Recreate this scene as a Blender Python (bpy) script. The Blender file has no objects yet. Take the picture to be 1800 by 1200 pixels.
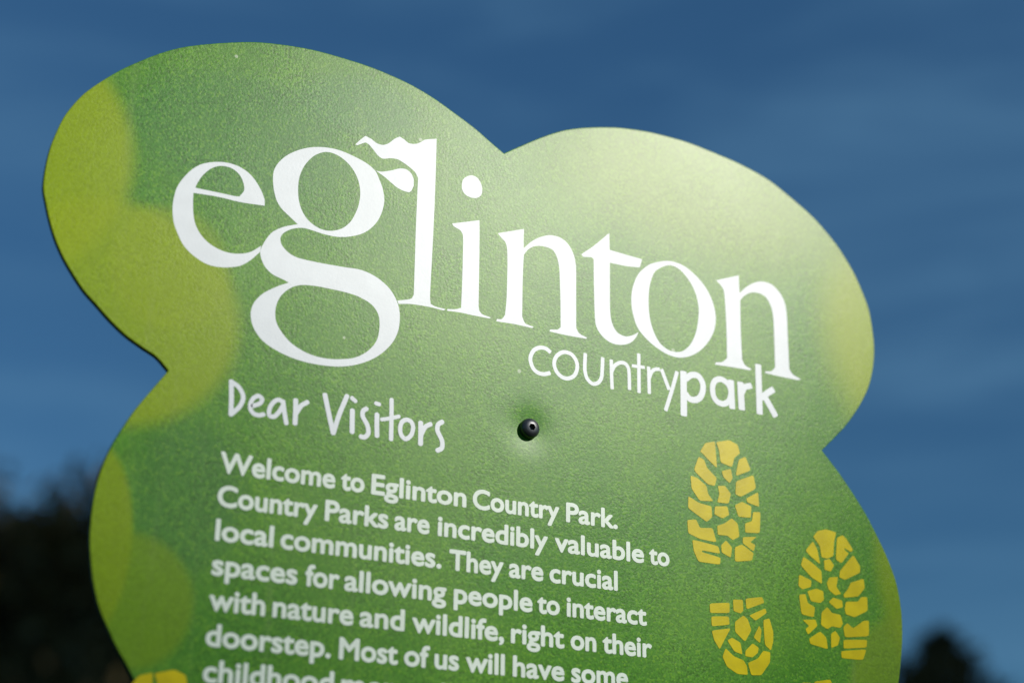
import bpy, bmesh, math, random
from mathutils import Vector, Matrix

sc = bpy.context.scene
col = sc.collection
PI = math.pi

# ---------------------------------------------------------------- camera
cam_d = bpy.data.cameras.new('camera')
cam_d.sensor_width = 36.0
cam_d.lens = 2939.4 / 1800 * 36
cam_d.clip_start = 0.05
cam_d.clip_end = 3000
cam_d.dof.use_dof = True
cam_d.dof.focus_distance = 1.14
cam_d.dof.aperture_fstop = 3.0
cam = bpy.data.objects.new('camera', cam_d)
cam.matrix_world = Matrix(((0.900858, -0.169298, -0.399742, -0.459703),
                           (-0.433911, -0.322949, -0.841086, -0.967248),
                           (0.013298, 0.931151, -0.364392, 1.330950),
                           (0, 0, 0, 1)))
col.objects.link(cam)
sc.camera = cam

# ---------------------------------------------------------------- light
SUN_AZ, SUN_EL = 30.5, 29.0            # degrees: from straight out of the sign towards +x; above the horizon
sd = Vector((math.sin(math.radians(SUN_AZ)) * math.cos(math.radians(SUN_EL)),
             -math.cos(math.radians(SUN_AZ)) * math.cos(math.radians(SUN_EL)),
             math.sin(math.radians(SUN_EL))))
sun_d = bpy.data.lights.new('sun', 'SUN')
sun_d.energy = 4.1
sun_d.angle = math.radians(0.5)
sun_d.color = (1.0, 0.975, 0.93)
sun = bpy.data.objects.new('sun', sun_d)
sun.rotation_euler = (-sd).to_track_quat('-Z', 'Y').to_euler()
sun.location = (4, -8, 9)
col.objects.link(sun)

world = bpy.data.worlds.new('World')
sc.world = world
world.use_nodes = True
wn, wl = world.node_tree.nodes, world.node_tree.links
wn.clear()
sky = wn.new('ShaderNodeTexSky')
sky.sky_type = 'NISHITA'
sky.sun_disc = False
sky.sun_elevation = math.radians(SUN_EL)
sky.sun_rotation = math.atan2(sd.x, sd.y)
sky.altitude = 50
sky.air_density = 0.8
sky.dust_density = 0.05
sky.ozone_density = 1.5
bg = wn.new('ShaderNodeBackground')
bg.inputs['Strength'].default_value = 0.071
wo = wn.new('ShaderNodeOutputWorld')
# thin high cloud: long soft streaks in the sky itself
tc = wn.new('ShaderNodeTexCoord')
mp = wn.new('ShaderNodeMapping')
mp.inputs['Rotation'].default_value = (-0.30, 0.62, 0.2)
mp.inputs['Scale'].default_value = (1.6, 1.6, 10.0)
cn = wn.new('ShaderNodeTexNoise')
cn.inputs['Scale'].default_value = 1.6
cn.inputs['Detail'].default_value = 5
cn.inputs['Roughness'].default_value = 0.55
cn.inputs['Distortion'].default_value = 0.6
cr = wn.new('ShaderNodeMapRange')
cr.interpolation_type = 'SMOOTHSTEP'
cr.inputs['From Min'].default_value = 0.40
cr.inputs['From Max'].default_value = 0.78
cr.inputs['To Min'].default_value = 0.0
cr.inputs['To Max'].default_value = 0.38
mx = wn.new('ShaderNodeMix')
mx.data_type = 'RGBA'
mx.inputs[7].default_value = (1.7, 3.9, 6.2, 1)
wl.new(tc.outputs['Generated'], mp.inputs['Vector'])
wl.new(mp.outputs[0], cn.inputs['Vector'])
wl.new(cn.outputs['Fac'], cr.inputs['Value'])
wl.new(cr.outputs[0], mx.inputs[0])
tint = wn.new('ShaderNodeMix')
tint.data_type = 'RGBA'
tint.blend_type = 'MULTIPLY'
tint.inputs[0].default_value = 1.0
tint.inputs[7].default_value = (0.50, 0.94, 1.13, 1)
wl.new(sky.outputs[0], tint.inputs[6])
# clear deep air: less pale haze towards the horizon
sz = wn.new('ShaderNodeSeparateXYZ')
zr = wn.new('ShaderNodeMapRange')
for k_, v_ in (('From Min', 0.10), ('From Max', 0.55), ('To Min', 0.60), ('To Max', 1.08)): zr.inputs[k_].default_value = v_
dim = wn.new('ShaderNodeVectorMath')
dim.operation = 'SCALE'
wl.new(tc.outputs['Generated'], sz.inputs[0])
wl.new(sz.outputs[2], zr.inputs['Value'])
wl.new(tint.outputs[2], dim.inputs[0])
wl.new(zr.outputs[0], dim.inputs['Scale'])
wl.new(dim.outputs[0], mx.inputs[6])
wl.new(mx.outputs[2], bg.inputs['Color'])
wl.new(bg.outputs[0], wo.inputs['Surface'])

sc.view_settings.view_transform = 'Standard'
sc.view_settings.look = 'None'
sc.view_settings.exposure = 0.0
sc.view_settings.gamma = 1.0

# measured layout of the sign face, millimetres: x along the panel, z above the ground
PANEL = [[-320.78,1784.26,0],[-323.23,1793.49,0],[-323.52,1805.26,0],[-322.28,1820.69,0],[-319.39,1834.28,0],[-315.15,1847.55,0],[-306.42,1863.38,0],[-296.72,1875.09,0],[-285.01,1887.05,0],[-274.66,1895.8,0],[-262.32,1905.17,0],[-248.93,1913.62,0],[-234.76,1920.16,0],[-215.68,1927.22,0],[-196.15,1933.1,0],[-177.32,1936.31,0],[-155.63,1938.24,0],[-134.71,1937.83,0],[-113.45,1936.29,0],[-97.47,1933.7,0],[-80.85,1929.84,0],[-64.46,1924.0,0],[-47.45,1915.94,0],[-30.75,1907.27,0],[-19.39,1899.97,0],[-8.45,1893.22,1],[3.23,1901.34,0],[20.59,1913.01,0],[37.8,1922.89,0],[53.4,1929.14,0],[71.13,1934.27,0],[87.15,1937.79,0],[110.27,1940.39,0],[129.2,1940.68,0],[147.81,1939.87,0],[167.08,1937.19,0],[192.72,1932.74,0],[218.54,1925.23,0],[237.61,1915.28,0],[257.21,1903.39,0],[269.99,1892.9,0],[282.61,1879.9,0],[294.91,1862.44,0],[301.96,1847.86,0],[307.37,1833.5,0],[309.76,1815.8,0],[310.17,1800.73,0],[307.81,1784.83,0],[302.81,1769.1,0],[295.98,1756.46,0],[287.1,1743.62,0],[277.35,1731.69,0],[268.99,1723.23,0],[255.29,1710.06,1],[269.58,1695.0,0],[281.35,1680.47,0],[292.06,1665.81,0],[299.77,1652.53,0],[306.48,1640.02,0],[311.68,1628.23,0],[315.0,1618.81,0],[317.45,1605.54,0],[318.21,1590.92,0],[317.05,1574.98,0],[314.4,1559.48,0],[311.09,1544.9,0],[303.16,1522.88,0],[289.69,1498.12,0],[265.9,1473.28,1],[283.25,1460.94,0],[299.52,1440.89,0],[308.05,1411.16,0],[300.55,1381.36,0],[275.66,1355.5,0],[210.83,1338.65,0],[84.08,1333.61,0],[-67.65,1344.05,0],[-184.83,1361.31,0],[-209.01,1378.61,0],[-222.47,1402.31,0],[-226.39,1426.71,0],[-221.66,1445.76,0],[-207.29,1462.65,1],[-218.19,1472.79,0],[-227.82,1483.66,0],[-236.63,1496.24,0],[-243.2,1506.1,0],[-249.73,1515.33,0],[-255.67,1525.29,0],[-261.74,1536.27,0],[-266.37,1549.13,0],[-269.32,1561.58,0],[-271.62,1575.57,0],[-272.29,1589.9,0],[-271.93,1602.42,0],[-270.68,1613.08,0],[-267.63,1626.23,0],[-263.65,1637.53,0],[-258.84,1647.99,0],[-253.02,1659.46,0],[-245.42,1671.73,0],[-234.84,1688.04,1],[-243.03,1695.62,0],[-252.36,1700.35,0],[-263.56,1706.59,0],[-274.22,1714.78,0],[-282.72,1722.61,0],[-291.6,1730.73,0],[-299.6,1740.55,0],[-306.6,1750.57,0],[-312.25,1760.91,0],[-317.04,1772.63,0]]
WORD = {"e":[[[-181.56,1812.79,1],[-182.01,1817.55,1],[-184.31,1822.58,0],[-187.94,1828.01,0],[-192.87,1833.15,0],[-199.63,1836.68,0],[-206.15,1837.87,0],[-212.57,1837.6,0],[-220.08,1835.6,0],[-226.2,1832.61,0],[-231.49,1827.92,0],[-236.54,1820.89,0],[-240.22,1813.24,0],[-241.72,1805.4,0],[-241.93,1797.26,0],[-240.39,1788.22,0],[-237.4,1781.26,0],[-233.77,1774.85,0],[-229.3,1770.22,0],[-223.8,1766.59,0],[-217.04,1763.74,0],[-210.44,1763.1,0],[-203.0,1764.1,0],[-194.71,1767.0,0],[-188.42,1772.11,0],[-182.41,1779.23,1],[-181.96,1783.8,1],[-188.84,1777.88,0],[-196.27,1775.12,0],[-203.81,1774.47,0],[-210.52,1775.76,0],[-217.35,1778.93,0],[-222.74,1783.81,0],[-226.4,1789.95,0],[-228.17,1796.27,0],[-229.1,1804.19,0],[-229.44,1811.33,1],[-213.12,1812.17,0],[-197.76,1811.72,0]],[[-228.53,1815.23,1],[-227.28,1819.21,0],[-224.3,1825.27,0],[-219.69,1830.91,0],[-214.85,1834.01,0],[-209.79,1835.12,0],[-204.6,1834.26,0],[-199.81,1830.86,0],[-196.84,1825.29,0],[-196.22,1820.56,0],[-198.93,1815.59,1],[-201.86,1815.13,1],[-213.36,1815.2,0],[-223.46,1815.16,0]]],"g":[[[-158.23,1804.44,1],[-165.11,1809.54,0],[-169.96,1813.3,0],[-173.54,1818.09,0],[-175.83,1824.51,0],[-177.07,1831.24,0],[-177.19,1838.8,0],[-174.86,1845.29,0],[-169.26,1852.59,0],[-161.63,1858.5,0],[-153.81,1862.47,0],[-145.83,1864.84,0],[-137.71,1865.81,0],[-130.84,1865.51,0],[-122.49,1863.81,0],[-111.94,1860.43,0],[-105.48,1856.07,0],[-102.29,1850.28,0],[-99.47,1843.41,0],[-98.06,1835.09,0],[-99.71,1825.39,0],[-103.66,1816.71,0],[-110.82,1808.8,0],[-119.44,1804.12,0],[-129.42,1801.36,0],[-139.45,1801.21,0],[-147.21,1802.12,0],[-153.48,1802.64,0],[-158.29,1801.68,0],[-163.65,1799.2,0],[-167.99,1795.37,0],[-169.37,1791.5,0],[-167.9,1787.05,0],[-162.56,1782.44,0],[-156.05,1780.44,0],[-142.21,1780.01,0],[-123.58,1780.41,0],[-112.3,1780.77,0],[-101.76,1778.05,0],[-91.91,1771.8,0],[-85.81,1763.34,0],[-83.34,1754.17,0],[-84.01,1742.58,0],[-88.34,1732.32,0],[-97.3,1722.25,0],[-109.05,1714.79,0],[-122.63,1710.24,0],[-138.04,1708.81,0],[-152.49,1709.71,0],[-165.2,1712.92,0],[-176.2,1718.35,0],[-182.91,1726.11,0],[-185.5,1734.77,0],[-184.12,1742.81,0],[-178.47,1750.66,0],[-169.08,1757.64,0],[-161.69,1761.73,1],[-165.86,1763.27,0],[-173.24,1765.54,0],[-178.98,1770.5,0],[-182.27,1778.85,0],[-180.11,1786.63,0],[-175.25,1794.84,0],[-168.3,1800.13,0],[-162.58,1802.74,0]],[[-142.12,1862.01,0],[-148.16,1858.73,0],[-151.98,1854.89,0],[-156.28,1848.11,0],[-159.09,1839.65,0],[-159.62,1831.04,0],[-158.71,1822.81,0],[-156.27,1815.68,0],[-151.93,1809.65,0],[-145.7,1805.58,0],[-139.62,1804.18,0],[-132.97,1805.2,0],[-126.46,1808.71,0],[-121.32,1814.67,0],[-117.67,1823.12,0],[-115.89,1831.07,0],[-115.9,1839.65,0],[-118.25,1847.74,0],[-122.72,1854.62,0],[-129.17,1859.82,0],[-136.12,1862.28,0]],[[-154.38,1761.33,0],[-160.96,1757.64,0],[-166.83,1750.55,0],[-169.34,1741.57,0],[-168.37,1733.43,0],[-164.33,1726.8,0],[-156.75,1719.93,0],[-145.67,1715.24,0],[-133.79,1713.92,0],[-122.01,1715.49,0],[-112.95,1718.36,0],[-104.88,1724.19,0],[-99.16,1732.25,0],[-97.39,1742.01,0],[-98.62,1751.27,0],[-103.64,1757.47,0],[-113.23,1761.34,0],[-122.65,1762.64,0],[-133.3,1762.99,0],[-145.14,1762.88,0]]],"l":[[[-61.01,1891.96,1],[-60.85,1866.99,0],[-60.99,1831.78,0],[-61.47,1801.53,0],[-62.0,1771.01,0],[-61.34,1766.13,1],[-57.95,1764.91,0],[-50.24,1764.38,1],[-51.59,1763.16,1],[-63.47,1763.72,0],[-75.91,1763.19,0],[-84.59,1761.64,1],[-85.5,1763.94,1],[-79.48,1765.65,0],[-75.53,1767.33,0],[-73.86,1770.36,1],[-74.01,1798.92,0],[-74.17,1820.25,0],[-73.97,1851.45,0],[-73.87,1858.06,1],[-76.15,1861.94,0],[-80.53,1865.02,0],[-86.31,1867.84,0],[-89.92,1868.97,0],[-94.81,1868.55,0],[-100.39,1866.82,0],[-103.59,1867.9,0],[-108.34,1872.61,0],[-111.27,1875.21,0],[-113.74,1876.1,0],[-119.49,1872.63,1],[-121.08,1872.82,1],[-117.95,1876.88,0],[-113.99,1881.25,1],[-109.39,1879.73,0],[-105.08,1877.47,0],[-100.86,1877.39,0],[-96.73,1879.72,0],[-92.67,1884.05,0],[-88.86,1886.86,1],[-85.61,1885.56,0],[-81.97,1883.46,0],[-76.97,1883.96,0],[-73.46,1885.94,0],[-69.94,1888.96,0]],[[-105.29,1856.55,1],[-101.32,1856.61,0],[-94.41,1859.11,0],[-87.53,1862.35,0],[-82.57,1862.64,0],[-78.94,1860.18,0],[-77.1,1856.56,1],[-76.9,1851.34,1],[-79.47,1846.16,0],[-84.03,1845.86,0],[-89.02,1847.24,0],[-92.6,1849.34,0],[-98.35,1853.07,0]]],"i":[[[-26.56,1836.2,1],[-26.14,1817.55,0],[-25.91,1791.7,0],[-25.75,1771.31,0],[-25.16,1768.05,1],[-22.97,1765.93,0],[-16.49,1764.71,1],[-17.11,1763.75,1],[-30.42,1763.76,0],[-39.66,1764.02,0],[-49.29,1763.44,1],[-48.82,1764.78,1],[-43.22,1765.68,0],[-38.82,1767.54,1],[-38.54,1789.17,0],[-38.58,1814.93,0],[-39.08,1822.76,0],[-41.32,1825.54,0],[-45.69,1827.17,0],[-47.38,1829.11,1],[-39.32,1831.83,0]],[[-40.71,1859.67,0],[-39.88,1864.76,0],[-36.89,1868.0,0],[-32.97,1869.64,0],[-28.97,1868.64,0],[-26.24,1865.23,0],[-25.03,1860.59,0],[-25.82,1855.95,0],[-29.06,1853.07,0],[-32.99,1852.32,0],[-37.4,1853.4,0],[-39.87,1855.86,0]]],"n":[[[-12.25,1829.27,1],[-1.98,1833.11,0],[8.11,1836.93,1],[7.98,1829.19,0],[8.07,1821.92,1],[14.4,1828.65,0],[21.22,1833.43,0],[29.05,1836.49,0],[36.94,1836.35,0],[43.09,1832.95,0],[47.51,1826.15,0],[49.61,1817.19,0],[49.78,1791.87,0],[49.85,1769.38,1],[52.2,1765.72,0],[58.45,1763.55,1],[57.9,1762.55,1],[41.48,1762.33,0],[28.88,1762.71,1],[29.31,1764.37,1],[35.11,1765.36,0],[37.56,1767.53,1],[37.27,1789.52,0],[36.29,1812.78,0],[34.35,1820.87,0],[30.88,1825.65,0],[23.89,1826.76,0],[17.0,1825.53,0],[11.87,1822.1,0],[8.26,1817.12,1],[7.8,1807.18,0],[7.54,1791.92,0],[7.5,1770.02,1],[9.98,1765.37,0],[16.38,1764.01,1],[15.46,1762.78,1],[1.55,1763.16,0],[-12.21,1762.65,1],[-11.77,1764.42,1],[-8.06,1765.17,0],[-5.6,1768.81,1],[-4.62,1781.27,0],[-4.36,1806.13,0],[-4.82,1818.55,0],[-6.19,1823.53,0],[-9.55,1826.55,0]]],"t":[[[77.03,1848.56,1],[77.28,1835.12,1],[89.58,1834.29,0],[104.17,1833.32,1],[102.2,1826.56,1],[93.11,1825.42,0],[84.04,1825.1,0],[77.33,1825.2,1],[77.2,1805.73,0],[77.3,1786.31,0],[78.8,1778.26,0],[82.99,1772.05,0],[89.64,1770.22,0],[95.92,1772.42,0],[100.31,1775.47,1],[98.13,1770.82,0],[93.16,1765.72,0],[85.1,1762.87,0],[77.18,1763.25,0],[70.14,1767.38,0],[65.65,1774.06,0],[64.58,1786.37,0],[64.21,1805.37,0],[64.13,1824.95,1],[62.56,1826.28,0],[55.43,1825.29,1],[54.14,1826.99,1],[62.59,1834.15,0],[69.78,1841.19,0]]],"o":[[[95.99,1809.01,0],[100.91,1820.78,0],[109.66,1829.81,0],[119.38,1834.55,0],[129.12,1836.83,0],[139.82,1835.3,0],[150.43,1829.18,0],[159.02,1820.57,0],[164.1,1810.59,0],[166.19,1800.06,0],[164.55,1788.91,0],[158.54,1777.93,0],[150.49,1769.36,0],[141.65,1764.02,0],[132.02,1761.66,0],[121.61,1763.32,0],[109.46,1769.46,0],[100.21,1777.87,0],[95.92,1788.53,0],[94.71,1798.94,0]],[[114.36,1824.86,0],[120.25,1830.16,0],[128.07,1833.59,0],[135.82,1831.96,0],[143.44,1825.25,0],[149.03,1815.86,0],[151.61,1804.54,0],[150.77,1793.54,0],[147.99,1782.26,0],[142.87,1772.87,0],[135.98,1766.98,0],[127.36,1765.66,0],[118.9,1769.42,0],[113.39,1777.22,0],[110.05,1787.66,0],[109.11,1800.84,0],[110.31,1813.64,0]]],"n2":[[[167.5,1829.25,1],[176.37,1832.79,0],[187.82,1837.33,1],[187.81,1829.97,0],[188.01,1823.06,1],[194.34,1829.18,0],[201.67,1834.13,0],[208.93,1836.52,0],[217.1,1835.8,0],[224.04,1830.61,0],[228.29,1823.47,0],[229.73,1813.96,0],[229.62,1791.75,0],[229.61,1769.84,1],[232.24,1765.99,0],[239.74,1763.29,1],[236.6,1762.08,1],[223.4,1762.22,0],[207.57,1762.78,1],[208.39,1764.27,1],[213.46,1765.24,0],[216.89,1768.99,1],[217.25,1789.5,0],[217.29,1809.74,0],[215.66,1817.77,0],[211.4,1824.39,0],[205.38,1826.47,0],[198.22,1825.53,0],[191.98,1821.52,0],[188.27,1817.34,1],[187.73,1793.2,0],[187.91,1769.76,1],[190.51,1765.73,0],[195.64,1763.85,1],[194.34,1762.55,1],[183.44,1762.49,0],[164.06,1761.82,1],[164.86,1763.56,1],[170.77,1765.04,0],[174.84,1768.79,1],[175.22,1790.88,0],[174.8,1814.49,0],[173.97,1822.6,0],[171.14,1826.65,0]]]}
STROKE = {"country":[[[[29.54,1747.44],[26.3,1749.4],[21.58,1749.39],[16.94,1746.62],[14.36,1741.66],[14.4,1737.77],[16.45,1733.11],[19.98,1730.63],[24.67,1730.35],[29.36,1732.0]],2.96,0],[[[41.41,1749.56],[46.47,1748.51],[50.06,1744.04],[50.59,1739.04],[48.48,1733.61],[44.11,1730.59],[39.36,1730.36],[34.66,1733.67],[32.55,1739.27],[33.99,1744.59],[37.53,1748.19]],2.9,1],[[[57.01,1751.23],[56.65,1738.95],[58.43,1732.91],[62.61,1729.81],[66.86,1731.04],[69.74,1735.26],[70.56,1742.51],[70.89,1750.53]],2.84,0],[[[77.79,1750.03],[77.95,1738.37],[78.31,1728.65]],2.78,0],[[[78.26,1741.84],[80.32,1746.05],[84.62,1749.26],[88.96,1749.41],[91.68,1746.19],[92.2,1739.96],[92.25,1730.56]],2.77,0],[[[100.22,1758.63],[100.13,1744.33],[100.02,1729.52]],2.82,0],[[[94.77,1748.71],[104.73,1749.23]],2.44,0],[[[108.15,1750.04],[108.31,1741.43],[108.38,1730.27]],2.82,0],[[[108.6,1741.91],[110.57,1746.78],[113.29,1749.2],[117.06,1750.03]],2.72,0],[[[118.9,1750.05],[124.64,1736.0]],2.93,0],[[[131.72,1750.44],[126.58,1734.16],[121.54,1719.73]],3.04,0]],"park":[[[[137.09,1751.58],[136.87,1735.45],[136.53,1718.16]],5.36,0],[[[138.74,1746.19],[143.64,1750.09],[149.26,1750.4],[152.87,1745.97],[153.16,1740.21],[150.81,1734.51],[146.75,1731.67],[141.66,1731.69],[138.42,1734.84]],4.71,0],[[[161.49,1744.36],[163.84,1749.15],[168.63,1751.2],[173.59,1749.49],[176.38,1745.99],[177.04,1741.7],[175.14,1735.68],[170.5,1732.52],[165.34,1733.2],[162.1,1737.03]],4.39,1],[[[177.49,1751.7],[177.6,1742.23],[177.69,1730.2]],5.01,0],[[[185.59,1751.52],[185.74,1741.39],[186.01,1730.67]],5.41,0],[[[186.58,1743.73],[189.24,1748.38],[195.03,1750.68]],4.54,0],[[[201.87,1768.17],[201.63,1748.46],[201.37,1729.86]],5.3,0],[[[214.49,1751.06],[209.55,1747.56],[203.33,1742.53]],4.81,0],[[[205.92,1744.73],[209.63,1739.14],[215.39,1730.12]],4.97,0]],"Dear":[[[[-194.69,1687.95],[-193.76,1677.32],[-193.25,1665.94]],3.13,0],[[[-194.66,1687.58],[-189.57,1684.72],[-186.25,1678.94],[-187.81,1672.64],[-192.92,1666.36]],2.98,0],[[[-179.69,1673.88],[-175.11,1676.37],[-173.94,1679.45],[-176.56,1681.07],[-179.58,1678.98],[-181.23,1675.22],[-180.88,1671.31],[-178.47,1668.87],[-175.29,1668.44],[-172.2,1669.5]],2.84,0],[[[-159.75,1679.5],[-163.41,1680.69],[-166.63,1678.18],[-168.72,1673.66],[-168.42,1669.35],[-165.44,1669.07],[-162.15,1673.01],[-159.84,1677.96]],2.88,0],[[[-160.17,1680.19],[-159.0,1673.9],[-157.08,1665.85]],3.03,0],[[[-151.9,1682.32],[-151.52,1675.11],[-151.37,1666.75]],3.35,0],[[[-151.38,1672.84],[-148.05,1679.11],[-143.97,1682.28]],3.03,0]],"Visitors":[[[[-132.64,1689.17],[-129.24,1676.78],[-125.65,1664.3]],3.32,0],[[[-117.57,1690.89],[-122.29,1677.12],[-125.53,1664.32]],3.2,0],[[[-114.31,1690.06],[-111.55,1688.18]],2.89,0],[[[-113.45,1681.64],[-113.19,1674.32],[-112.9,1667.04]],3.43,0],[[[-103.69,1684.39],[-106.04,1682.45],[-106.26,1678.91],[-102.76,1673.26],[-101.8,1668.0],[-104.12,1664.94],[-106.94,1664.89]],3.14,0],[[[-97.66,1689.08],[-94.98,1688.74]],2.76,0],[[[-96.44,1681.65],[-96.19,1674.29],[-95.77,1667.0]],3.3,0],[[[-86.73,1693.43],[-86.23,1679.77],[-85.93,1666.19]],3.02,0],[[[-93.14,1678.67],[-87.05,1680.42],[-80.95,1682.76]],2.59,0],[[[-75.99,1681.2],[-72.63,1680.55],[-70.88,1677.1],[-71.96,1671.45],[-75.75,1668.02],[-78.92,1670.18],[-79.91,1674.9],[-78.8,1679.18]],3.02,1],[[[-65.65,1680.87],[-65.33,1673.26],[-65.24,1666.23]],3.52,0],[[[-65.21,1672.1],[-62.24,1678.45],[-58.47,1681.02]],3.1,0],[[[-50.18,1683.91],[-53.25,1681.24],[-53.53,1677.25],[-49.97,1670.51],[-50.03,1665.8],[-53.21,1663.56]],3.23,0]]}
PRINT = [[[[149.48,1693.33],[153.96,1699.95],[161.67,1702.4],[161.93,1696.47],[162.87,1683.03],[156.4,1688.01],[151.8,1691.98]],[[163.1,1702.19],[174.26,1705.18],[180.92,1702.76],[182.61,1697.0],[177.61,1692.84],[175.39,1685.7],[166.38,1687.78],[165.29,1696.98]],[[167.08,1681.11],[174.36,1683.85],[175.53,1677.25],[172.98,1673.51],[168.36,1677.07]],[[181.9,1691.76],[187.35,1694.71],[191.3,1685.45],[178.49,1679.36]],[[143.83,1678.59],[147.92,1688.87],[152.12,1687.38],[154.29,1681.79],[162.11,1675.34],[160.48,1669.65],[154.84,1670.12]],[[140.88,1673.99],[146.0,1673.05],[153.36,1668.24],[154.58,1662.57],[158.65,1658.14],[147.83,1657.08],[141.55,1664.92]],[[178.79,1675.17],[193.56,1681.94],[195.06,1672.38],[182.18,1664.69],[177.92,1665.79]],[[163.32,1669.63],[169.05,1670.43],[173.6,1665.19],[171.42,1658.2],[162.41,1657.81],[164.53,1663.94]],[[186.94,1663.66],[196.86,1669.66],[197.33,1659.18],[187.79,1661.25]],[[138.57,1658.71],[146.83,1654.88],[157.09,1653.77],[157.3,1646.36],[152.95,1642.5],[145.63,1646.47],[138.33,1650.43]],[[160.4,1654.22],[170.37,1655.56],[171.56,1649.9],[166.24,1646.71],[159.73,1648.75]],[[177.09,1657.3],[182.96,1660.6],[190.54,1658.27],[189.69,1650.2],[179.63,1649.71]],[[137.32,1641.28],[144.12,1642.58],[147.18,1636.84],[157.47,1638.16],[160.4,1628.7],[146.94,1629.47],[137.8,1632.38]],[[161.77,1640.35],[167.98,1642.8],[173.83,1647.29],[178.44,1644.16],[179.49,1635.2],[174.15,1632.06],[169.55,1634.77],[162.01,1634.22]],[[185.15,1645.03],[191.0,1647.45],[192.28,1654.31],[198.1,1655.08],[196.88,1639.88],[184.87,1638.77]],[[140.89,1627.89],[161.69,1625.6],[162.91,1620.86],[148.54,1621.54],[148.02,1619.86],[163.26,1617.65],[162.62,1613.12],[145.5,1613.1],[142.03,1619.94]],[[164.54,1626.77],[168.44,1630.52],[172.97,1626.17],[171.74,1619.08],[164.82,1621.91]],[[182.79,1634.79],[194.33,1636.66],[188.39,1632.19],[192.59,1630.23],[190.96,1625.91],[182.61,1630.65]],[[175.81,1626.52],[181.6,1629.29],[190.88,1624.26],[189.21,1619.14],[175.4,1616.67]]],[[[243.32,1642.86],[247.22,1647.32],[254.65,1649.6],[263.47,1648.5],[260.89,1641.54],[259.63,1630.82],[254.28,1628.42],[249.64,1628.74],[248.63,1636.93]],[[251.55,1626.35],[256.31,1627.79],[259.67,1623.82],[256.76,1619.12],[251.64,1619.82]],[[264.25,1644.61],[269.14,1647.0],[272.13,1644.72],[277.4,1637.39],[275.7,1635.85],[269.56,1638.19],[270.43,1635.65],[273.48,1634.26],[266.62,1626.4],[262.08,1628.48]],[[235.95,1631.88],[242.57,1639.25],[245.82,1633.52],[247.74,1623.28],[239.84,1628.43]],[[231.17,1620.45],[233.59,1626.81],[240.54,1623.29],[248.43,1618.15],[248.35,1609.05],[239.89,1612.83]],[[265.13,1620.1],[277.63,1633.44],[282.85,1625.68],[282.51,1621.24],[268.9,1614.43],[264.3,1615.64]],[[229.22,1613.32],[239.21,1610.17],[238.42,1605.78],[231.15,1603.25],[228.25,1605.49]],[[253.04,1610.02],[255.39,1614.18],[262.73,1615.46],[260.67,1608.28],[264.48,1603.52],[259.73,1602.13],[254.28,1605.4]],[[271.54,1607.77],[273.97,1612.39],[285.32,1616.74],[285.87,1610.24],[279.58,1603.45],[267.43,1601.25],[267.03,1602.93]],[[235.65,1602.04],[243.45,1604.63],[249.01,1603.53],[249.13,1597.53],[245.9,1595.04],[238.29,1595.49]],[[228.35,1598.67],[233.47,1599.66],[235.12,1593.44],[241.06,1591.1],[239.61,1584.15],[229.57,1585.22]],[[253.66,1596.31],[257.5,1599.73],[265.15,1598.41],[265.36,1594.13],[260.07,1592.28]],[[267.33,1592.62],[268.75,1597.94],[279.25,1599.08],[282.68,1602.92],[287.45,1603.44],[287.22,1593.88],[275.27,1587.88],[268.12,1589.27]],[[246.96,1587.9],[251.85,1592.26],[255.69,1588.39],[262.85,1587.86],[264.5,1582.05],[262.21,1578.84],[255.08,1579.39],[250.82,1576.83],[245.89,1579.29]],[[230.33,1581.07],[241.0,1582.18],[242.26,1578.08],[234.26,1571.37],[232.45,1574.55],[235.64,1577.4]],[[265.35,1579.58],[268.66,1582.48],[273.58,1579.14],[283.44,1585.72],[287.66,1586.15],[286.81,1575.34],[265.87,1572.41]],[[235.07,1568.1],[244.54,1574.09],[249.37,1570.35],[250.36,1562.46],[235.87,1564.83]],[[254.15,1573.36],[257.9,1575.85],[261.18,1571.52],[259.28,1566.26],[253.49,1563.6]],[[264.68,1570.17],[284.99,1572.17],[284.07,1566.97],[264.25,1564.21]],[[262.04,1561.89],[283.93,1565.26],[280.24,1557.71],[262.22,1557.29]]],[[[153.59,1584.28],[169.37,1586.55],[169.1,1579.75],[153.7,1578.13]],[[172.77,1589.18],[180.4,1589.73],[180.41,1582.36],[178.01,1580.41],[172.79,1581.55]],[[183.11,1590.88],[196.6,1593.5],[198.1,1589.94],[183.46,1583.82]],[[154.58,1575.42],[168.33,1576.86],[168.77,1571.58],[154.68,1569.02]],[[185.59,1579.51],[198.9,1585.75],[199.77,1582.99],[190.44,1576.63]],[[173.78,1573.78],[180.58,1578.71],[183.79,1576.5],[186.45,1569.45],[181.13,1561.08],[173.5,1567.03]],[[154.56,1565.68],[169.64,1568.87],[164.79,1561.7],[160.27,1553.78],[156.29,1559.75]],[[188.55,1564.61],[193.26,1572.96],[194.8,1570.3],[193.35,1561.16]],[[197.14,1577.32],[201.91,1578.95],[204.48,1570.14],[204.13,1563.34],[202.13,1556.96],[197.64,1560.46]],[[167.01,1560.25],[170.68,1562.28],[177.12,1559.57],[178.42,1551.92],[172.28,1553.55]],[[181.49,1554.43],[187.34,1560.01],[191.86,1557.66],[191.03,1554.23],[186.58,1550.75],[181.01,1551.06]],[[162.67,1548.78],[165.16,1554.53],[171.47,1549.6],[179.22,1547.56],[181.67,1543.92],[182.08,1538.45],[174.25,1538.29],[165.98,1542.49]],[[183.09,1546.26],[191.15,1549.79],[196.08,1555.83],[201.37,1555.21],[200.69,1548.45],[193.28,1539.17],[185.36,1538.46]]]]
PRINT_SHIFT = [[0,-389.28,-199.81],[2,54.38,-52.67]]
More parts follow.
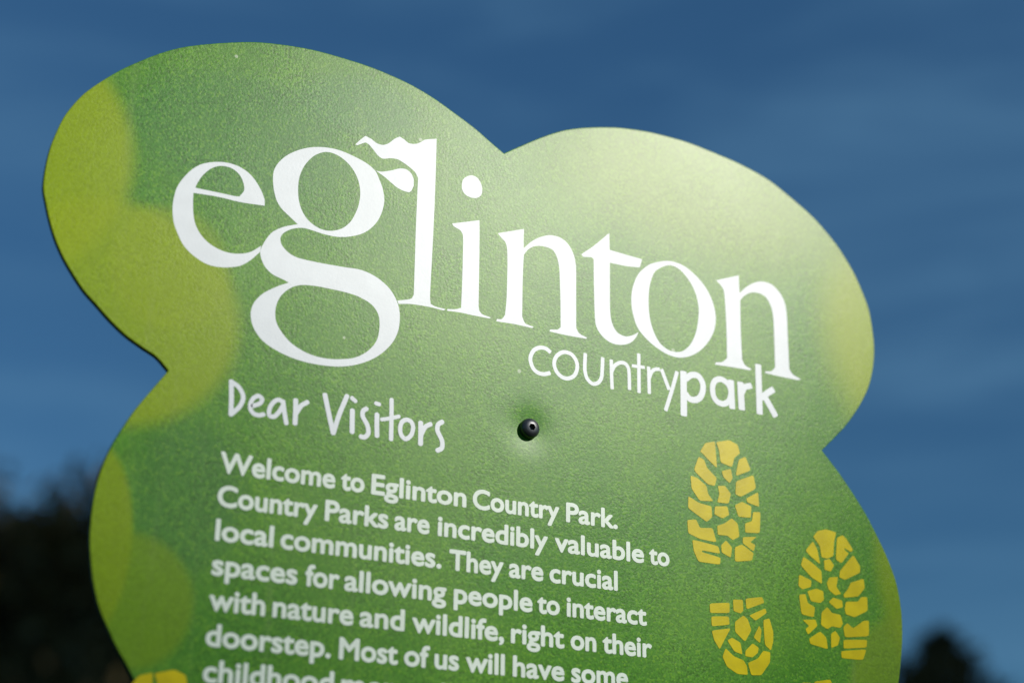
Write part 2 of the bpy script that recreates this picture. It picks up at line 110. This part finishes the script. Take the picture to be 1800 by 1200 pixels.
TEXT = [[1628.3,[["Welcome",-197.68,-122.41],["to",-118.85,-102.68],["Eglinton",-98.14,-31.45],["Country",-27.03,36.9],["Park.",41.93,81.67]]],[1606.98,[["Country",-197.63,-133.12],["Parks",-128.26,-85.39],["are",-81.33,-56.89],["incredibly",-51.31,28.48],["valuable",33.49,101.94],["to",105.74,122.03]]],[1585.67,[["local",-197.23,-160.27],["communities.",-155.99,-47.85],["They",-42.55,-3.8],["are",0.02,25.25],["crucial",29.66,81.19]]],[1564.35,[["spaces",-197.73,-143.5],["for",-138.65,-116.12],["allowing",-113.08,-43.82],["people",-38.74,17.51],["to",20.83,37.54],["interact",42.47,103.29]]],[1543.04,[["with",-197.71,-162.67],["nature",-158.07,-105.89],["and",-101.88,-71.74],["wildlife,",-66.81,-2.68],["right",2.07,40.95],["on",45.43,64.58],["their",69.14,106.93]]],[1521.72,[["doorstep.",-197.97,-119.41],["Most",-114.25,-75.35],["of",-71.35,-53.99],["us",-50.7,-33.84],["will",-29.28,-1.92],["have",3.72,41.0],["some",45.91,88.33]]],[1500.41,[["childhood",-197.93,-116.39],["memories",-111.81,-22.96]]]]
BOLT = [13.31,1688.67]
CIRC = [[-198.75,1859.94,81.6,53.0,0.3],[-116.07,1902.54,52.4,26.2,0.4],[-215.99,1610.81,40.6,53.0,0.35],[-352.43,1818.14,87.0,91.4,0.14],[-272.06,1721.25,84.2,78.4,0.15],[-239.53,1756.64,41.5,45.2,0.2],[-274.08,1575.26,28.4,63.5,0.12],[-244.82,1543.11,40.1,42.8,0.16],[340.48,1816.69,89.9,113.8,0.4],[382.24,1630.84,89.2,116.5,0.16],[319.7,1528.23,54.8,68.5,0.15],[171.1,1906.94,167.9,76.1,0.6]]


# ---------------------------------------------------------------- helpers
def tag(o, label=None, cat=None, group=None, kind=None):
    if label: o['label'] = label
    if cat: o['category'] = cat
    if group: o['group'] = group
    if kind: o['kind'] = kind
    return o

def link(name, me, mat=None, parent=None):
    me.name = name
    o = bpy.data.objects.new(name, me)
    if mat: me.materials.append(mat)
    if parent: o.parent = parent
    col.objects.link(o)
    return o

def mesh_from(name, verts, faces, mat, parent=None):
    me = bpy.data.meshes.new(name)
    me.from_pydata([tuple(v) for v in verts], [], faces)
    me.update()
    return link(name, me, mat, parent)

def catmull(pts, closed=True, n=6):
    """points (x, y, corner) -> smooth outline with sharp corners"""
    N = len(pts)
    out = []
    def cr(a, b, c, d, t):
        t2, t3 = t * t, t * t * t
        return 0.5 * (2 * b + (c - a) * t + (2 * a - 5 * b + 4 * c - d) * t2 + (3 * b - a - 3 * c + d) * t3)
    for i in range(N if closed else N - 1):
        p1, p2 = pts[i], pts[(i + 1) % N]
        p0 = pts[i - 1] if (closed or i > 0) else None
        p3 = pts[(i + 2) % N] if (closed or i + 2 < N) else None
        if p0 is None or p1[2]: p0 = (2 * p1[0] - p2[0], 2 * p1[1] - p2[1])
        if p3 is None or p2[2]: p3 = (2 * p2[0] - p1[0], 2 * p2[1] - p1[1])
        # keep tangents in step with this span's length so that uneven points make no bumps
        L = math.hypot(p2[0] - p1[0], p2[1] - p1[1]) or 1e-9
        def lim(pa, pb):
            d = math.hypot(pa[0] - pb[0], pa[1] - pb[1]) or 1e-9
            k = min(1.0, L / d) if d > L else 1.0
            return (pb[0] + (pa[0] - pb[0]) * k, pb[1] + (pa[1] - pb[1]) * k)
        p0, p3 = lim(p0, p1), lim(p3, p2)
        steps = 1 if (p1[2] and p2[2]) else n
        for s in range(steps):
            t = s / steps
            out.append((cr(p0[0], p1[0], p2[0], p3[0], t), cr(p0[1], p1[1], p2[1], p3[1], t)))
    if not closed: out.append((pts[-1][0], pts[-1][1]))
    return out

def fill_curve(contours, extrude=0.0, bevel=0.0):
    """closed contours in metres -> mesh in the x-z plane, front towards -y"""
    c = bpy.data.curves.new('outline', 'CURVE')
    c.dimensions = '2D'
    c.fill_mode = 'BOTH'
    c.extrude = extrude
    c.bevel_depth = bevel
    c.bevel_resolution = 2
    c.offset = -bevel
    for pts in contours:
        s = c.splines.new('POLY')
        s.points.add(len(pts) - 1)
        for p, q in zip(s.points, pts): p.co = (q[0], q[1], 0, 1)
        s.use_cyclic_u = True
    return curve_mesh(c)

def curve_mesh(c):
    o = bpy.data.objects.new('outline', c)
    col.objects.link(o)
    dg = bpy.context.evaluated_depsgraph_get()
    me = bpy.data.meshes.new_from_object(o.evaluated_get(dg))
    bpy.data.objects.remove(o)
    bpy.data.curves.remove(c)
    me.materials.clear()
    return me

def stand(me, y=0.0):
    """turn a mesh drawn in x-y up into the x-z plane at depth y"""
    for v in me.vertices:
        x, yy, z = v.co
        v.co = (x, y - z, yy)
    me.update()
    return me

def M(p): return (p[0] * 0.001, p[1] * 0.001) + tuple(p[2:])

def ribbon(bm, pts, w, closed, y, cap):
    """a pen stroke of constant width along a smooth path"""
    path = catmull([(p[0] * .001, p[1] * .001, 0) for p in pts], closed, 8) if len(pts) > 2 or closed else [M(p) for p in pts]
    if len(pts) == 2 and not closed: path = [M(pts[0]), M(pts[1])]
    w *= 0.0005
    N = len(path)
    L, Rr = [], []
    for i, p in enumerate(path):
        a = path[i - 1] if (i or closed) else path[0]
        b = path[(i + 1) % N] if (i < N - 1 or closed) else path[-1]
        dx, dz = b[0] - a[0], b[1] - a[1]
        l = math.hypot(dx, dz) or 1e-9
        nx, nz = -dz / l, dx / l
        L.append(bm.verts.new((p[0] + nx * w, y, p[1] + nz * w)))
        Rr.append(bm.verts.new((p[0] - nx * w, y, p[1] - nz * w)))
    for i in range(N if closed else N - 1):
        j = (i + 1) % N
        bm.faces.new((L[i], Rr[i], Rr[j], L[j]))
    if not closed and cap > 0:
        for end in (0, 1):
            p = path[-1] if end else path[0]
            q = path[-2] if end else path[1]
            dx, dz = p[0] - q[0], p[1] - q[1]
            l = math.hypot(dx, dz) or 1e-9
            dx, dz = dx / l, dz / l
            a, b = (Rr[-1], L[-1]) if end else (L[0], Rr[0])
            arc = []
            for k in range(1, 6):
                t = PI * k / 6
                sx, sz = math.cos(t), math.sin(t)
                ox, oz = (a.co.x - p[0]), (a.co.z - p[1])
                arc.append(bm.verts.new((p[0] + ox * sx + dx * w * cap * sz, y, p[1] + oz * sx + dz * w * cap * sz)))
            bm.faces.new([a] + arc + [b])

def nd(nt, typ, **kw):
    n = nt.nodes.new(typ)
    for k, v in kw.items(): setattr(n, k, v)
    return n

def math_node(nt, op, a, b=None, clamp=False):
    n = nd(nt, 'ShaderNodeMath', operation=op, use_clamp=clamp)
    for i, v in enumerate((a, b)):
        if v is None: continue
        if isinstance(v, (int, float)): n.inputs[i].default_value = v
        else: nt.links.new(v, n.inputs[i])
    return n.outputs[0]

def mix_col(nt, fac, a, b):
    n = nd(nt, 'ShaderNodeMix', data_type='RGBA')
    for i, v in ((0, fac), (6, a), (7, b)):
        if isinstance(v, tuple): n.inputs[i].default_value = v + (1,)
        elif isinstance(v, (int, float)): n.inputs[i].default_value = v
        else: nt.links.new(v, n.inputs[i])
    return n.outputs[2]

def new_mat(name):
    m = bpy.data.materials.new(name)
    m.use_nodes = True
    return m, m.node_tree, m.node_tree.nodes['Principled BSDF']

def noise(nt, vec, scale, detail=2.0, rough=0.5):
    n = nd(nt, 'ShaderNodeTexNoise')
    n.inputs['Scale'].default_value = scale
    n.inputs['Detail'].default_value = detail
    n.inputs['Roughness'].default_value = rough
    nt.links.new(vec, n.inputs['Vector'])
    return n.outputs['Fac']

def map_range(nt, v, a, b, c, d, smooth=True):
    n = nd(nt, 'ShaderNodeMapRange', interpolation_type='SMOOTHSTEP' if smooth else 'LINEAR')
    for k, x in (('From Min', a), ('From Max', b), ('To Min', c), ('To Max', d)): n.inputs[k].default_value = x
    nt.links.new(v, n.inputs['Value'])
    return n.outputs[0]

ROUGH, IOR = 0.328, 1.272
def film_surface(nt, bsdf, coord, bump_k=1.0):
    """the dewy, slightly pebbled laminate that covers print and lettering alike"""
    fine0 = noise(nt, coord, 560, 1.0, 0.6)
    vo = nd(nt, 'ShaderNodeTexVoronoi')
    vo.inputs['Scale'].default_value = 720
    nt.links.new(coord, vo.inputs['Vector'])
    vs = nd(nt, 'ShaderNodeSeparateColor')
    nt.links.new(vo.outputs['Color'], vs.inputs[0])
    fine = math_node(nt, 'ADD', math_node(nt, 'MULTIPLY', vs.outputs[0], .45), math_node(nt, 'MULTIPLY', fine0, .55))
    mid = noise(nt, coord, 26, 2.0)
    wave = noise(nt, coord, 5, 1.0)
    amp = map_range(nt, mid, 0.35, 0.68, 0.55, 1.0)
    h = math_node(nt, 'MULTIPLY', fine, amp)
    b = nd(nt, 'ShaderNodeBump')
    b.inputs['Strength'].default_value = 0.12 * bump_k
    b.inputs['Distance'].default_value = 0.0011
    nt.links.new(h, b.inputs['Height'])
    bsdf.inputs['Roughness'].default_value = 0.6
    bsdf.inputs['Specular IOR Level'].default_value = 0.0
    nt.links.new(b.outputs[0], bsdf.inputs['Normal'])
    gl = nd(nt, 'ShaderNodeBsdfGlossy', distribution='BECKMANN')
    gl.inputs['Color'].default_value = (1, 0.99, 0.92, 1)
    nt.links.new(map_range(nt, wave, 0.3, 0.7, ROUGH - .01, ROUGH + .015), gl.inputs['Roughness'])
    nt.links.new(b.outputs[0], gl.inputs['Normal'])
    fr = nd(nt, 'ShaderNodeFresnel')
    fr.inputs['IOR'].default_value = IOR
    ms = nd(nt, 'ShaderNodeMixShader')
    nt.links.new(fr.outputs[0], ms.inputs[0])
    nt.links.new(bsdf.outputs[0], ms.inputs[1])
    nt.links.new(gl.outputs[0], ms.inputs[2])
    nt.links.new(ms.outputs[0], nt.nodes['Material Output'].inputs['Surface'])
    return b, fine, amp

# ---------------------------------------------------------------- materials
def make_print():
    m, nt, bsdf = new_mat('printed_green')
    co = nd(nt, 'ShaderNodeTexCoord').outputs['Object']
    sp = nd(nt, 'ShaderNodeSeparateXYZ')
    nt.links.new(co, sp.inputs[0])
    X, Z = sp.outputs[0], sp.outputs[2]
    blotch = noise(nt, co, 9, 3.0)
    lime = None
    c = mix_col(nt, map_range(nt, blotch, 0.35, 0.65, 0, 1), (0.056, 0.188, 0.012), (0.082, 0.218, 0.016))
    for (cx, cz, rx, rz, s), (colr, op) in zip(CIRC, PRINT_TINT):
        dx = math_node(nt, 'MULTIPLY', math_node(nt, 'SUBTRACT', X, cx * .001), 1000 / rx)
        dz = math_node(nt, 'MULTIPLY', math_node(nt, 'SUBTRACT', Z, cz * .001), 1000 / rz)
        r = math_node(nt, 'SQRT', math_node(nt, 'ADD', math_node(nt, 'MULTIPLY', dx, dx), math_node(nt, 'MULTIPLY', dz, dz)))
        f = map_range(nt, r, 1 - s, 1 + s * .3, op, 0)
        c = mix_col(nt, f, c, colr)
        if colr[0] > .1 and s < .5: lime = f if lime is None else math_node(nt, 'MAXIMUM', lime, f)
    b, fine, amp = film_surface(nt, bsdf, co)
    # glossy speckle put into the base colour as fine mottling and flecks
    k = math_node(nt, 'MULTIPLY', math_node(nt, 'SUBTRACT', fine, 0.5), amp)
    k = math_node(nt, 'MULTIPLY', k, map_range(nt, lime, 0, .8, 1.45, .6))
    k = math_node(nt, 'ADD', k, 1.0)
    vm = nd(nt, 'ShaderNodeVectorMath', operation='SCALE')
    nt.links.new(c, vm.inputs[0])
    nt.links.new(k, vm.inputs['Scale'])
    fleck = math_node(nt, 'MULTIPLY', map_range(nt, fine, .58, .78, 0, .38), map_range(nt, lime, 0, .8, 1, .25))
    nt.links.new(mix_col(nt, fleck, vm.outputs[0], (0.19, 0.31, 0.012)), bsdf.inputs['Base Color'])
    # weathering: scattered pale specks and faint run-off streaks
    vo = nd(nt, 'ShaderNodeTexVoronoi')
    vo.inputs['Scale'].default_value = 38
    nt.links.new(co, vo.inputs['Vector'])
    pick = nd(nt, 'ShaderNodeSeparateColor')
    nt.links.new(vo.outputs['Color'], pick.inputs[0])
    rad = map_range(nt, pick.outputs[1], .55, 1.0, 0.0, .055, False)
    speck = math_node(nt, 'MULTIPLY', math_node(nt, 'LESS_THAN', vo.outputs['Distance'], rad), .55)
    mpn = nd(nt, 'ShaderNodeMapping')
    mpn.inputs['Scale'].default_value = (90, 90, 4)
    nt.links.new(co, mpn.inputs['Vector'])
    run = map_range(nt, noise(nt, mpn.outputs[0], 1.0, 3.0), .58, .8, 0, .13)
    cc = bsdf.inputs['Base Color'].links[0].from_socket
    cc = mix_col(nt, run, cc, (0.30, 0.34, 0.16))
    nt.links.new(mix_col(nt, speck, cc, (0.55, 0.58, 0.45)), bsdf.inputs['Base Color'])
    # the panel is pulled in round the bolt: a shallow dish
    dx = math_node(nt, 'SUBTRACT', X, BOLT[0] * .001)
    dz = math_node(nt, 'SUBTRACT', Z, BOLT[1] * .001)
    r2 = math_node(nt, 'ADD', math_node(nt, 'MULTIPLY', dx, dx), math_node(nt, 'MULTIPLY', dz, dz))
    e = math_node(nt, 'EXPONENT', math_node(nt, 'MULTIPLY', r2, -1 / (0.0135 ** 2)))
    b2 = nd(nt, 'ShaderNodeBump')
    b2.inputs['Strength'].default_value = 1.0
    b2.inputs['Distance'].default_value = 0.0010
    b2.invert = True
    nt.links.new(e, b2.inputs['Height'])
    nt.links.new(b2.outputs[0], b.inputs['Normal'])
    return m

YG = (0.235, 0.31, 0.001)
PRINT_TINT = [((0.045, 0.165, 0.030), .55), ((0.045, 0.17, 0.05), .45), ((0.045, 0.15, 0.028), .6), (YG, .85), (YG, .78), (YG, .4), ((0.19, 0.27, 0.002), .85), ((0.16, 0.25, 0.002), .6),
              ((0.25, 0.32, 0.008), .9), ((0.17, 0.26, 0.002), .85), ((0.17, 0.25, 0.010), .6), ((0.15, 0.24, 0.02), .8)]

def make_film(name, colr, var=0.0):
    m, nt, bsdf = new_mat(name)
    co = nd(nt, 'ShaderNodeTexCoord').outputs['Object']
    film_surface(nt, bsdf, co, 0.5)
    n = noise(nt, co, 60, 3.0)
    dark = tuple(v * (1 - var) for v in colr)
    nt.links.new(mix_col(nt, map_range(nt, n, 0.3, 0.7, 0, 1), dark, colr), bsdf.inputs['Base Color'])
    return m

def make_plain(name, colr, rough=0.6, var=0.3, scale=20, spec=0.5, metal=0.0):
    m, nt, bsdf = new_mat(name)
    co = nd(nt, 'ShaderNodeTexCoord').outputs['Object']
    n = noise(nt, co, scale, 4.0)
    nt.links.new(mix_col(nt, n, tuple(v * (1 - var) for v in colr), tuple(v * (1 + var) for v in colr)), bsdf.inputs['Base Color'])
    bsdf.inputs['Roughness'].default_value = rough
    bsdf.inputs['Specular IOR Level'].default_value = spec
    bsdf.inputs['Metallic'].default_value = metal
    return m

MAT = {
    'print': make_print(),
    'white': make_film('white_print', (0.70, 0.715, 0.71), 0.05),
    'cream': make_film('pale_print', (0.70, 0.76, 0.64), 0.06),
    'yellow': make_film('yellow_print', (0.57, 0.455, 0.002), 0.18),
    'edge': make_plain('panel_edge', (0.006, 0.020, 0.006), 0.7, 0.3, 60, 0.2),
    'bolt': make_plain('black_bolt', (0.022, 0.023, 0.025), 0.36, 0.3, 400, 0.8),
    'post': make_plain('post_wood', (0.16, 0.11, 0.07), 0.8, 0.4, 30),
    'bark': make_plain('bark', (0.035, 0.026, 0.018), 0.9, 0.4, 6),
    'leaf': make_plain('dark_foliage', (0.115, 0.085, 0.036), 0.8, 0.5, 0.9, 0.1),
    'grass': make_plain('grass', (0.060, 0.095, 0.030), 0.9, 0.45, 0.6, 0.2),
}

# ---------------------------------------------------------------- the setting
ground = mesh_from('ground', [(-1500, -1500, 0), (1500, -1500, 0), (1500, 1500, 0), (-1500, 1500, 0)], [(0, 1, 2, 3)], MAT['grass'])
tag(ground, kind='structure')

def leaf_quad(V, F, c, s, rnd):
    a, b, g = rnd.uniform(0, 2 * PI), rnd.uniform(-1, 1), rnd.uniform(0, 2 * PI)
    n = Vector((math.cos(a) * math.sqrt(1 - b * b), math.sin(a) * math.sqrt(1 - b * b), b))
    u = n.orthogonal().normalized()
    v = n.cross(u)
    u, v = u * math.cos(g) + v * math.sin(g), v * math.cos(g) - u * math.sin(g)
    i = len(V)
    w = s * rnd.uniform(.55, .8)
    V += [c - u * s, c + v * w * .6, c + u * s, c - v * w * .6]
    F.append((i, i + 1, i + 2, i + 3))

def tube(V, F, a, b, ra, rb, n=8):
    d = (b - a).normalized()
    u = d.orthogonal().normalized()
    v = d.cross(u)
    i = len(V)
    for p, r in ((a, ra), (b, rb)):
        for k in range(n):
            t = 2 * PI * k / n
            V.append(p + u * (r * math.cos(t)) + v * (r * math.sin(t)))
    for k in range(n): F.append((i + k, i + (k + 1) % n, i + n + (k + 1) % n, i + n + k))

def tree(name, x, y, h, r, kind, seed, label, group):
    """kind 'spire': narrow conifer with whorled limbs; 'round': spreading crown"""
    rnd = random.Random(seed)
    root = bpy.data.objects.new(name, None)
    root.location = (x, y, 0)
    col.objects.link(root)
    tag(root, label, 'tree', group)
    V, F, LV, LF = [], [], [], []
    lean = Vector((rnd.uniform(-.03, .03), rnd.uniform(-.03, .03), 1))
    base_r = 0.022 * h
    top = h * (0.97 if kind == 'spire' else 0.72)
    steps = 6
    for k in range(steps):
        t0, t1 = k / steps, (k + 1) / steps
        tube(V, F, lean * (top * t0), lean * (top * t1), base_r * (1 - .9 * t0), base_r * (1 - .9 * t1))
    clumps = []
    if kind == 'spire':
        z = 0.10 * h
        while z < h * 0.985:
            rr = r * (1 - (z / h)) ** 0.85 + 0.05
            m = 7 if z < .8 * h else 4
            off = rnd.uniform(0, 2)
            for k in range(m):
                a = off + 2 * PI * k / m + rnd.uniform(-.2, .2)
                L = rr * rnd.uniform(.75, 1.12)
                s = lean * z
                e = s + Vector((math.cos(a) * L, math.sin(a) * L, -0.18 * L + rnd.uniform(-.1, .1)))
                tube(V, F, s, e, .035 * (1 - z / h) + .012, .006, 5)
                for q in range(3):
                    f = (q + .8) / 3.2
                    clumps.append((s.lerp(e, f), .22 * rr + .14, 26))
            z += 0.055 * h
    else:
        for k in range(26):
            a = rnd.uniform(0, 2 * PI)
            el = rnd.uniform(-.25, 1.0)
            rad = r * math.sqrt(max(0.05, 1 - max(0, el) ** 2)) * rnd.uniform(.55, 1.0)
            e = Vector((math.cos(a) * rad, math.sin(a) * rad, h * .55 + el * h * .40))
            s = lean * (h * rnd.uniform(.22, .6))
            tube(V, F, s, e, .018 * h * .5, .012, 5)
            clumps.append((e, r * rnd.uniform(.28, .42), 190))
            clumps.append((s.lerp(e, .6), r * .3, 90))
        clumps.append((Vector((lean.x * h, lean.y * h, h * .62)), r * .5, 240))
    for c, s, n in clumps:
        for _ in range(int(n * max(1.5, h / 7 - 1))):
            d = Vector((rnd.gauss(0, 1), rnd.gauss(0, 1), rnd.gauss(0, .8)))
            d = d.normalized() * s * rnd.random() ** .45
            leaf_quad(LV, LF, c + d, rnd.uniform(.09, .20) * max(1.0, h / 11), rnd)
    mesh_from('trunk', V, F, MAT['bark'], root)
    mesh_from('crown', LV, LF, MAT['leaf'], root)
    return root

def polar(az, dist): return dist * math.sin(math.radians(az)) - .46, dist * math.cos(math.radians(az)) - .97

TREES = [  # bearing, distance, height, radius, kind, label
    (5.8, 25, 8.35, 3.0, 'round', 'dark bushy tree at the left edge of the photo'),
    (9.0, 27, 8.35, 3.8, 'spire', 'dark pointed tree just left of the sign, its tip the highest on that side'),
    (11.2, 24, 7.65, 3.4, 'round', 'dark bushy tree half hidden by the left edge of the sign'),
    (40.3, 30, 7.38, 5.4, 'spire', 'dark pointed tree low beyond the right edge of the sign'),
    (38.6, 29, 6.5, 2.8, 'round', 'dark bushy tree mostly hidden behind the right edge of the sign'),
]
ADDED_TREES = [(17.5, 4.5, 24, 5.5), (25.5, 7.5, 23, 5.5), (12, -1.5, 20, 4.5), (33, 9, 24, 6), (sd.x * 52.0, sd.y * 52.0, 26.5, 6.0)]
for k, (az, dist, h, r, kind, label) in enumerate(TREES):
    x, y = polar(az, dist)
    tree('conifer_tree' if kind == 'spire' else 'dense_tree', x, y, h, r, kind, 11 + k, label, 'dark trees in the background')

# unseen tall trees, added to shade the far trees and darken the sign's foot
for k, (x, y, h, r) in enumerate(ADDED_TREES):
    tree('dense_tree', x, y, h, r, 'round', 71 + k, 'unseen tall tree added right of the view to shade the far trees' if y > -20 else 'unseen tall tree added behind the viewer to darken the foot of the sign', 'unseen trees added for shade').location.z = -0.72

# ---------------------------------------------------------------- the sign
sign = bpy.data.objects.new('park_sign', None)
col.objects.link(sign)
tag(sign, 'green lobed park welcome sign with white lettering and yellow boot prints, on a post', 'sign')

T = 0.0046
pm = fill_curve([catmull([M(p) for p in PANEL], True, 8)], T / 2 - .0006, .0006)
stand(pm, T / 2)
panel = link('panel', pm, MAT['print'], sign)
pm.materials.append(MAT['edge'])
for f in pm.polygons:
    f.material_index = 0 if f.normal.y < -.6 else 1

# lettering and prints are film laid on the panel, each sheet a hair above the one below
lay = [0.00003]
def next_lay():
    lay[0] += 0.000003
    return -lay[0]

for key in ('e', 'g', 'l', 'i', 'n', 't', 'o', 'n2'):
    cs = [catmull([M(p) for p in c], True, 6) for c in WORD[key]]
    link('letter', stand(fill_curve(cs), next_lay()), MAT['white'], panel)

for key, cap in (('country', .35), ('park', .2), ('Dear', .8), ('Visitors', .8)):
    bm = bmesh.new()
    for pts, w, closed in STROKE[key]:
        ribbon(bm, pts, w, closed, next_lay(), cap)
    bmesh.ops.recalc_face_normals(bm, faces=bm.faces)
    for f in bm.faces:
        if f.normal.y > 0: f.normal_flip()
    me = bpy.data.meshes.new('word')
    bm.to_mesh(me)
    bm.free()
    link('word', me, MAT['white'], panel)

# the paragraph: one mesh per printed line, every word set to its own measured width
SIZE = 0.0126 / 0.683
BOLD = 0.00058
for z, words in TEXT:
    y = next_lay() - .00001
    bm = bmesh.new()
    for w, x0, x1 in words:
        c = bpy.data.curves.new('text', 'FONT')
        c.body = w
        c.size = SIZE
        c.resolution_u = 5
        me = curve_mesh(c)
        xs = [v.co.x for v in me.vertices]
        a, b = min(xs), max(xs)
        k = ((x1 - x0) * .001 - 2 * BOLD) / (b - a)
        for v in me.vertices: v.co.x = x0 * .001 + BOLD + (v.co.x - a) * k; v.co.y += z * .001
        stand(me, y)
        # bold weight: the same outline laid over itself a third of a millimetre to every side
        for q in range(8):
            ca, sa = math.cos(q * PI / 4) * BOLD, math.sin(q * PI / 4) * BOLD
            cp = me.copy()
            for v in cp.vertices: v.co += Vector((ca, -.000002 * (q + 1), sa))
            bm.from_mesh(cp)
            bpy.data.meshes.remove(cp)
        bm.from_mesh(me)
        bpy.data.meshes.remove(me)
    me = bpy.data.meshes.new('text_line')
    bm.to_mesh(me)
    bm.free()
    link('text_line', me, MAT['cream'], panel)

def grow(l, d):
    """a lug's outline moved outwards by d on every side"""
    n = len(l)
    area = sum(l[i - 1][0] * l[i][1] - l[i][0] * l[i - 1][1] for i in range(n))
    s = 1 if area > 0 else -1
    out = []
    for i in range(n):
        nx = nz = 0
        for a, b in ((l[i - 1], l[i]), (l[i], l[(i + 1) % n])):
            dx, dz = b[0] - a[0], b[1] - a[1]
            k = math.hypot(dx, dz) or 1
            nx += s * dz / k
            nz -= s * dx / k
        k = max(.9, math.hypot(nx, nz))
        out.append((l[i][0] + d * nx / k, l[i][1] + d * nz / k))
    return out

def boot_print(lugs, dx=0, dz=0):
    cs = []
    for l in lugs:
        l = grow(l, .32)
        # round the lug's corners a little
        n = len(l)
        pts = []
        for i in range(n):
            p, a, b = l[i], l[i - 1], l[(i + 1) % n]
            for q, w in ((a, .14), (p, 0), (b, .14)):
                pts.append(((p[0] + (q[0] - p[0]) * w + dx) * .001, (p[1] + (q[1] - p[1]) * w + dz) * .001))
            if True:
                m = pts[-2]
                u, v = pts[-3], pts[-1]
                pts[-2] = (m[0] * .5 + (u[0] + v[0]) * .25, m[1] * .5 + (u[1] + v[1]) * .25)
        cs.append(pts)
    return link('boot_print', stand(fill_curve(cs), next_lay()), MAT['yellow'], panel)
for l in PRINT: boot_print(l)
for k, dx, dz in PRINT_SHIFT: boot_print(PRINT[k], dx, dz)

# button-head bolt with a hex socket
def lathe(rings, n=48):
    V, F = [], []
    for r, y in rings:
        for k in range(n):
            t = 2 * PI * k / n
            rr = r(t) if callable(r) else r
            V.append((rr * math.cos(t), y, rr * math.sin(t)))
    for j in range(len(rings) - 1):
        for k in range(n):
            k2 = (k + 1) % n
            F.append((j * n + k, j * n + k2, (j + 1) * n + k2, (j + 1) * n + k))
    return V, F
hexr = lambda t: .0022 / math.cos((t % (PI / 3)) - PI / 6)
R0, H0 = .0070, .0064
prof = [(R0, .0002), (R0, -H0 * .30)] + [(R0 * math.cos(a) ** .8, -H0 * .30 - H0 * .70 * math.sin(a)) for a in [PI / 2 * k / 12 for k in range(1, 9)]]
H0 = -prof[-1][1]
V, F = lathe(prof + [(hexr, -H0 - .0002)])
bolt = mesh_from('bolt', V, F, MAT['bolt'], sign)
bolt.location = (BOLT[0] * .001, 0, BOLT[1] * .001)
for p in bolt.data.polygons: p.use_smooth = True
V, F = lathe([(hexr, -H0 - .0002), (hexr, -H0 * .45)])
F.append(tuple(range(48, 96)))
mesh_from('hex_socket', V, F, MAT['bolt'], bolt)

# the timber post that carries the panel
pb = bmesh.new()
bmesh.ops.create_cube(pb, size=1)
bmesh.ops.scale(pb, vec=(.09, .09, 1.78), verts=pb.verts)
bmesh.ops.translate(pb, vec=(.012, T + .046, .87), verts=pb.verts)
bmesh.ops.bevel(pb, geom=pb.edges[:], offset=.006, segments=2, affect='EDGES')
me = bpy.data.meshes.new('post')
pb.to_mesh(me)
pb.free()
link('post', me, MAT['post'], sign)
